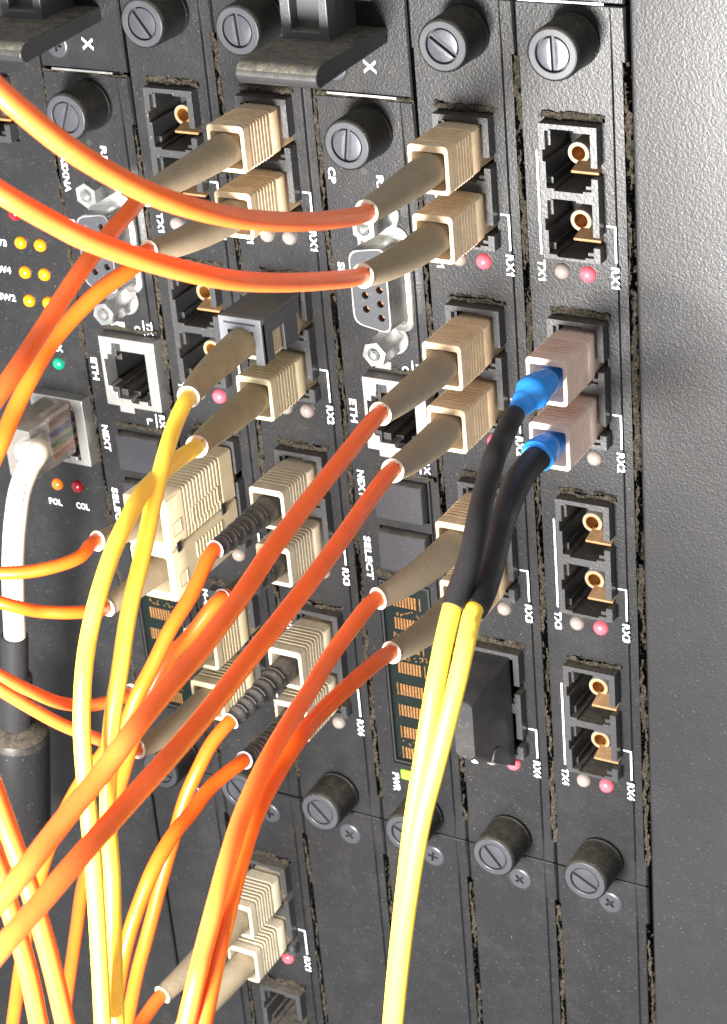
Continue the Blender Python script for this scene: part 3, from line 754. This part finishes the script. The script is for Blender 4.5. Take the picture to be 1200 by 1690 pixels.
simplex('orange cable from the upper ribbed black boot of the third row', 3, 2, 0, 3.4, (355, 907),
        [(317, 980, 4.3), (283, 1035, 4.9), (253, 1097, 5.4), (227, 1147, 5.8), (207, 1195, 6), (170, 1245, 6.2), (135, 1290, 6.4), (105, 1345, 6.6), (80, 1400, 6.8), (60, 1470, 7), (40, 1560, 7), (20, 1700, 7)], ORANGE2, IVORY, BLKB, BLKL, r=.14, ribbed=True, r0=.27, r1=.17)
simplex('dark orange cable from the lower ribbed black boot of the third row', 3, 2, 1, 3.4, (366, 988),
        [(317, 1045, 4), (283, 1082, 4.4), (250, 1140, 4.8), (220, 1220, 5), (197, 1300, 5), (165, 1380, 5), (138, 1457, 5), (127, 1530, 5), (117, 1600, 5), (103, 1700, 5)], ORANGE2, IVORY, BLKB, BLKL, r=.14, ribbed=True, r0=.27, r1=.17)
simplex('orange cable from the upper ribbed black boot of the fourth row, passing behind its twin', 3, 3, 0, 3.4, (381, 1190),
        [(350, 1226, 3.9), (327, 1270, 4.3), (307, 1315, 4.6), (292, 1365, 4.9), (276, 1420, 5.2), (260, 1480, 5.5), (243, 1545, 5.8), (228, 1600, 6), (208, 1700, 6.2)], ORANGE2, IVORY, BLKB, BLKL, r=.14, ribbed=True, r0=.27, r1=.17)
simplex('orange cable from the lowest ribbed black boot, crossing over its twin', 3, 3, 1, 3.4, (403, 1255),
        [(350, 1297, 4.4), (317, 1340, 5.2), (283, 1382, 6), (253, 1435, 6.6), (232, 1487, 7), (217, 1530, 7.3), (203, 1585, 7.6), (185, 1700, 8)], ORANGE2, IVORY, BLKB, BLKL, r=.145, ribbed=True, r0=.27, r1=.17)
simplex('orange cable leaving left from the upper plug of the fourth row, above its twin', 2, 3, 0, 4.0, (216, 1146),
        [(180, 1158, 4.6), (150, 1164, 5), (100, 1160, 5.5), (50, 1140, 5.9), (0, 1115, 6.2), (-80, 1070, 6.5)], ORANGE, CREAM, BOOT, LIP, r=.125)
simplex('orange cable leaving left from the lower plug of the fourth row', 2, 3, 1, 4.0, (226, 1236),
        [(195, 1232, 4.8), (150, 1215, 5.5), (100, 1195, 6), (50, 1168, 6.4), (0, 1138, 6.7), (-80, 1088, 7)], ORANGE, CREAM, BOOT, LIP, r=.125)
simplex('lower tan-booted plug at the bottom of the frame, orange cable running out of view', 2, 3, 1, 4.2, (278, 1722),
        [(240, 1760, 5), (200, 1800, 6)], ORANGE, IVORY, BOOT, LIP, z=zl + .90)
simplex('upper tan-booted plug at the bottom of the frame, partly behind orange cables', 2, 3, 0, 4.2, (268, 1642),
        [(235, 1685, 5), (200, 1730, 6)], ORANGE, IVORY, BOOT, LIP, z=zl + 2.14)
# loose orange cables at the lower left corner
def loose(label, pts, m=ORANGE, r=.15):
    root = thing('fibre_cable', label, 'fibre cable', at(*pts[len(pts) // 2]))
    sp_ = spline([at(*q) for q in pts], 10)
    B().tube([p - root.location for p in sp_], r, 18).obj('jacket', m, root, smooth=70)
loose('loose orange cable crossing the bottom left corner, the right one of two', [(-60, 1190, 12.5), (-20, 1275, 13), (0, 1330, 13.2), (25, 1400, 13.4), (50, 1470, 13.5), (68, 1530, 13.5), (87, 1600, 13.5), (110, 1700, 13.5)])
loose('loose orange cable crossing the bottom left corner, the left one of two', [(-60, 1290, 12.5), (-20, 1385, 13), (0, 1440, 13.2), (15, 1495, 13.3), (33, 1555, 13.3), (48, 1610, 13.3), (66, 1700, 13.3)])

# black clip round the yellow cable's upper plug
cc = (CX[3], cz(1, 0)); lx, lz = 0.0, 0.0
b = B()
b.box(-.46, .46, .24 - 1.62, .24 - .30, .40, .50)                       # roof
b.box(-.46, -.38, .24 - 1.62, .24 - .35, -.40, .40)                     # left wall
b.grid([-1.70 + .24, -1.35 + .24, -.95 + .24, -.45 + .24, -.1], [-.42, -.3, .12, .40], lambda y, z: z > .12 or y < -1.35 + .24 or -.95 + .24 < y < -.45 + .24, 0, 1)
for v in b.b.verts:
    pass
# the grid above was laid out in the y-z plane: swing it onto the right side of the plug
gv = [v for v in b.b.verts if abs(v.co.y) < 1e-6 or abs(v.co.y - 1) < 1e-6]
for v in gv:
    x, y, z = v.co; v.co = (.46 if y < .5 else .385, x, z)
clip = b.obj('port_clip', mat('clip_plastic', (0.06, 0.062, 0.07), 0.36, bump=0.1, specks=0.25, dust=0.5), y1, smooth=0, bevel=.015)
f = B(); f.grid(cuts(-.46, -.28, .28, .46), cuts(-.42, -.36, .24, .50), lambda x, z: not (-.28 < x < .28 and z < .24), .24 - 1.74, .24 - 1.60, back=True)
f.obj('clip_front', mat('clip_grey', (0.12, 0.125, 0.14), 0.36, bump=0.1, specks=0.25, dust=0.5), clip, bevel=.015, smooth=0)
B().box(-.34, .34, .24 - 1.755, .24 - 1.735, .37, .40).obj('clip_slot', SLOTM, clip, smooth=0)

# cream duplex plug with two cables (column 2, third row)
dc = (CX[2], (cz(2, 0) + cz(2, 1)) / 2)
root = thing('duplex_fibre_cable', 'cream duplex plug behind the yellow cables, two orange cables leaving left', 'fibre cable', (dc[0], -.24, dc[1]))
FY = -2.7 + .24
for low, sgn in ((0, 1), (1, -1)):
    zc = sgn * .565
    b = B()
    def ry(y, w, h, dz=0, r=.06): return [(x, y, z) for x, z in rrect(0, zc + dz, w, h, r, 3)]
    R = [ry(.2, .76, .92), ry(-.05, .80, .96), ry(-.06, .98, 1.12), ry(-.5, .98, 1.12)]
    y = -.52
    for k in range(12):
        if sgn > 0: R += [ry(y, .955, 1.08), ry(y - .05, .955, 1.08), ry(y - .055, .98, 1.12), ry(y - .11, .98, 1.12)]
        y -= .118
    R += [ry(y - .02, .97, 1.11), ry(FY + .02, 1.0, 1.125), ry(FY, .98, 1.11), ry(FY, .70, .80), ry(FY + .02, .68, .78), ry(FY + .9, .66, .76)]
    b.loft(R, True, True); hs = b.obj('plug_half', CREAM, root, smooth=32)
    # moulded ribs and frames on the right side
    q = B(); y = -.66
    for k in range(9):
        q.box(.485, .503, y - .035, y, zc - .18 * sgn - .17, zc - .18 * sgn + .17); y -= .115
    q.box(.485, .50, -2.32, -2.30, zc - .32, zc - .02); q.box(.485, .50, -2.05, -2.03, zc - .32, zc - .02); q.box(.485, .50, -2.30, -2.05, zc - .04, zc - .02); q.box(.485, .50, -2.30, -2.05, zc - .32, zc - .30)
    q.obj('side_ribs', CREAM, hs, smooth=0)['kind'] = 'stuff'
B().box(.40, .515, -.62, -.48, -.12, .10).obj('latch_notch', CAVE, root, smooth=0)
B().box(.40, .505, -2.26, -2.12, -.12, .10).obj('latch_notch', CAVE, root, smooth=0)
for low, tp, pts in ((0, (160, 893), [(133, 918, 4.8), (100, 932, 5.2), (50, 943, 5.6), (0, 946, 5.9), (-80, 946, 6.2)]),
                     (1, (176, 1002), [(150, 1009, 4.8), (110, 1011, 5.2), (67, 1009, 5.5), (33, 1003, 5.8), (0, 994, 6), (-80, 968, 6.3)])):
    c = (dc[0], cz(2, low) + (.04 if low else -.02))
    tip, t = boot(root, c, at(*tp, 4.2), BOOT, LIP, .27, .18, start=-1.6)
    cable(root, tip, t, pts, ORANGE2, .125)

# yellow duplex cable with blue boots and black heat-shrink (column 6, second row)
root = thing('duplex_fibre_cable', 'yellow two-strand cable with blue boots and black heat-shrink sleeves', 'fibre cable', (CX[6], -.24, cz(1, 0)))
o = root.location
for low in (0, 1):
    c = (CX[6], cz(1, low)); sc_housing(root, c, PINKB)
    if not low:
        shr = [(850, 684, 3.2), (840, 702, 3.6), (829, 726, 4.0), (818, 750, 4.5), (806, 790, 5.0), (796, 828, 5.5), (786, 875, 6.1), (775, 925, 6.6), (760, 970, 7.0), (748, 1004, 7.3)]
        strand = [(745, 1007, 7.35), (733, 1058, 7.7), (722, 1112, 8.0), (710, 1180, 8.3), (697, 1260, 8.5), (683, 1347, 8.6), (667, 1480, 8.7), (654, 1600, 8.7), (645, 1700, 8.7)]
        p0 = Vector((c[0], -.9, c[1]))
        bp = [p0, p0 + Vector((0, -.8, 0)), at(899, 632, 2.05), at(888, 640, 2.3), at(879, 648, 2.5), at(866, 663, 2.75), at(855, 677, 3.0), at(845, 696, 3.4)]
        br = [.24, .24, .245, .285, .31, .22, .165, .155]
    else:
        shr = [(893, 752, 2.3), (880, 762, 2.6), (862, 783, 3.1), (847, 812, 3.7), (833, 850, 4.4), (824, 880, 5.0), (816, 915, 5.6), (806, 955, 6.3), (795, 985, 6.8), (784, 1006, 7.1)]
        strand = [(781, 1009, 7.2), (770, 1057, 7.6), (758, 1112, 7.9), (736, 1200, 8.3), (718, 1270, 8.5), (698, 1347, 8.7), (675, 1480, 8.9), (660, 1600, 9.0), (650, 1700, 9.0)]
        p0 = Vector((c[0], -.9, c[1]))
        bp = [p0, p0 + Vector((0, -.9, 0)), at(900, 738, 2.1), at(893, 746, 2.25), at(888, 752, 2.35), at(884, 757, 2.45)]
        br = [.24, .24, .25, .30, .31, .26]
    # smooth radius along the boot
    path = spline(bp, 8); rad = []
    for i in range(len(path)):
        t = i / 8; k = min(int(t), len(br) - 2); fr = t - k; fr = fr * fr * (3 - 2 * fr); rad.append(br[k] * (1 - fr) + br[k + 1] * fr)
    B().tube([p - o for p in path], rad, 24).obj('blue_boot', BLUE, root, smooth=70)
    path = spline([at(*q) for q in shr], 8)
    rad = [(.245 - .05 * i / len(path) if low else .175 + .025 * i / len(path)) + .012 * noise.noise(p * .9) for i, p in enumerate(path)]
    B().tube([p - o for p in path], rad, 20).obj('heat_shrink_sleeve', SHRINK, root, smooth=70)
    path = spline([at(*strand[0]) + (at(*shr[-2]) - at(*shr[-1])) * .2] + [at(*q) for q in strand], 10)
    j = B().tube([p - o for p in path], .15, 18).obj('jacket', YELLOW, root, smooth=70)
    if low:                                                         # printed marks wrapped on the jacket
        for ch, i0, ln in (('Z', 14, .16), ('0', 19, .16), ('6', 24, .14), ('Z', 46, .13), ('1', 58, .12), ('0', 62, .1), ('1', 66, .1)):
            vs, fs = glyphs(ch if ch in ('1',) else ch)
            me = bpy.data.meshes.new('print'); co = []
            p = path[i0]; t = (path[i0 + 1] - path[i0 - 1]).normalized(); toc = (CP - p).normalized(); sd = t.cross(toc).normalized(); nr = sd.cross(t)
            for u, v in vs:
                a = v * .17 / .14
                co.append(p + t * (u * ln) + (nr * math.cos(a) + sd * math.sin(a)) * .1525 - o)
            me.from_pydata(co, [], fs); me.materials.append(BROWNPRINT); inst('print', me, j)

# ------------------------------------------------------------------ network cable with clear plug (far left)
root = thing('network_cable', 'white network cable with a clear plug, running down into a black barrel', 'network cable', (-.70, -.28, -8.74))
o = root.location
pb = B()
pb.loft([[(x - o[0], y - o[1], z - o[2]) for x, z in rrect(cx_, -8.735, w, h, .04, 2)] for y, cx_, w, h in ((.5, -.72, .62, 1.12), (-.35, -.72, .64, 1.14), (-.36, -.68, .72, 1.16), (-1.05, -.68, .72, 1.16), (-1.25, -.66, .66, 1.12), (-1.75, -.66, .66, 1.12))], True, True)
pb.obj('clear_plug', CLEAR, root, bevel=.02, smooth=0)
wc = [(0.6, .12, .02), (.75, .5, .2), (.05, .25, .04), (.7, .62, .5), (.03, .08, .4), (.65, .6, .5), (.3, .1, .03), (.6, .5, .4)]
for i, c in enumerate(wc):
    z = -9.17 + i * .125
    B().box(-.62 - o[0], -.52 - o[0], -.95 - o[1], .3 - o[1], z - .04 - o[2], z + .04 - o[2]).obj('wire', mat('wire_%d' % i, c, .4), root, smooth=0)
cp_ = [Vector((-.68, -1.15, -8.74)), Vector((-.68, -1.5, -8.78)), at(64, 744, 2.0), at(48, 770, 2.35), at(34, 806, 2.65), at(26, 855, 2.9), at(22, 915, 3.05), at(22, 980, 3.1), at(25, 1052, 3.1)]
path = spline(cp_, 10)
jk = B().tube([p - o for p in path], .23, 24).obj('jacket', WHITEJ, root, smooth=70)
for ch, i0, ln in (('R/3SC', 42, 1.5), ('R/3SC', 66, 1.5)):
    vs, fs = glyphs(ch); me = bpy.data.meshes.new('print'); co = []
    for u, v in vs:
        fi = i0 + u * ln / .08 * .6; k = max(1, min(len(path) - 2, int(fi))); p = path[k].lerp(path[k + 1], fi - int(fi))
        t = (path[k + 1] - path[k - 1]).normalized(); toc = (CP - p).normalized(); sd = t.cross(toc).normalized(); nr = sd.cross(t)
        a = v * 1.2
        co.append(p + (nr * math.cos(a) + sd * math.sin(a)) * .2325 - o)
    me.from_pydata(co, [], fs); me.materials.append(GREYPRINT); inst('print', me, jk)
pA = at(24, 1048, 3.1); pB = at(25, 1120, 3.1); pC = at(25, 1185, 3.1); pD = at(28, 1205, 3.1); pE = at(32, 1425, 3.1)
def seg(a, b_, t): return a.lerp(b_, t) - o
B().tube([seg(pA, pB, t) for t in (0, .02, .5, 1)], [.26, .285, .285, .285], 28).obj('sleeve', SHRINK, root, smooth=40)
B().tube([seg(pB, pC, t) for t in (-.1, -.05, 0, .5, 1.1)], [.30, .36, .365, .365, .365], 28).obj('collar', SHRINK, root, smooth=40)
B().tube([seg(pD, pE, t) for t in (-.04, -.01, .0, .04, .96, 1)], [.36, .55, .64, .70, .70, .66], 40).obj('barrel', mat('barrel_plastic', (0.012, 0.012, 0.013), 0.36, spec=0.3, bump=0.08, dust=0.5, specks=0.3), root, smooth=40)
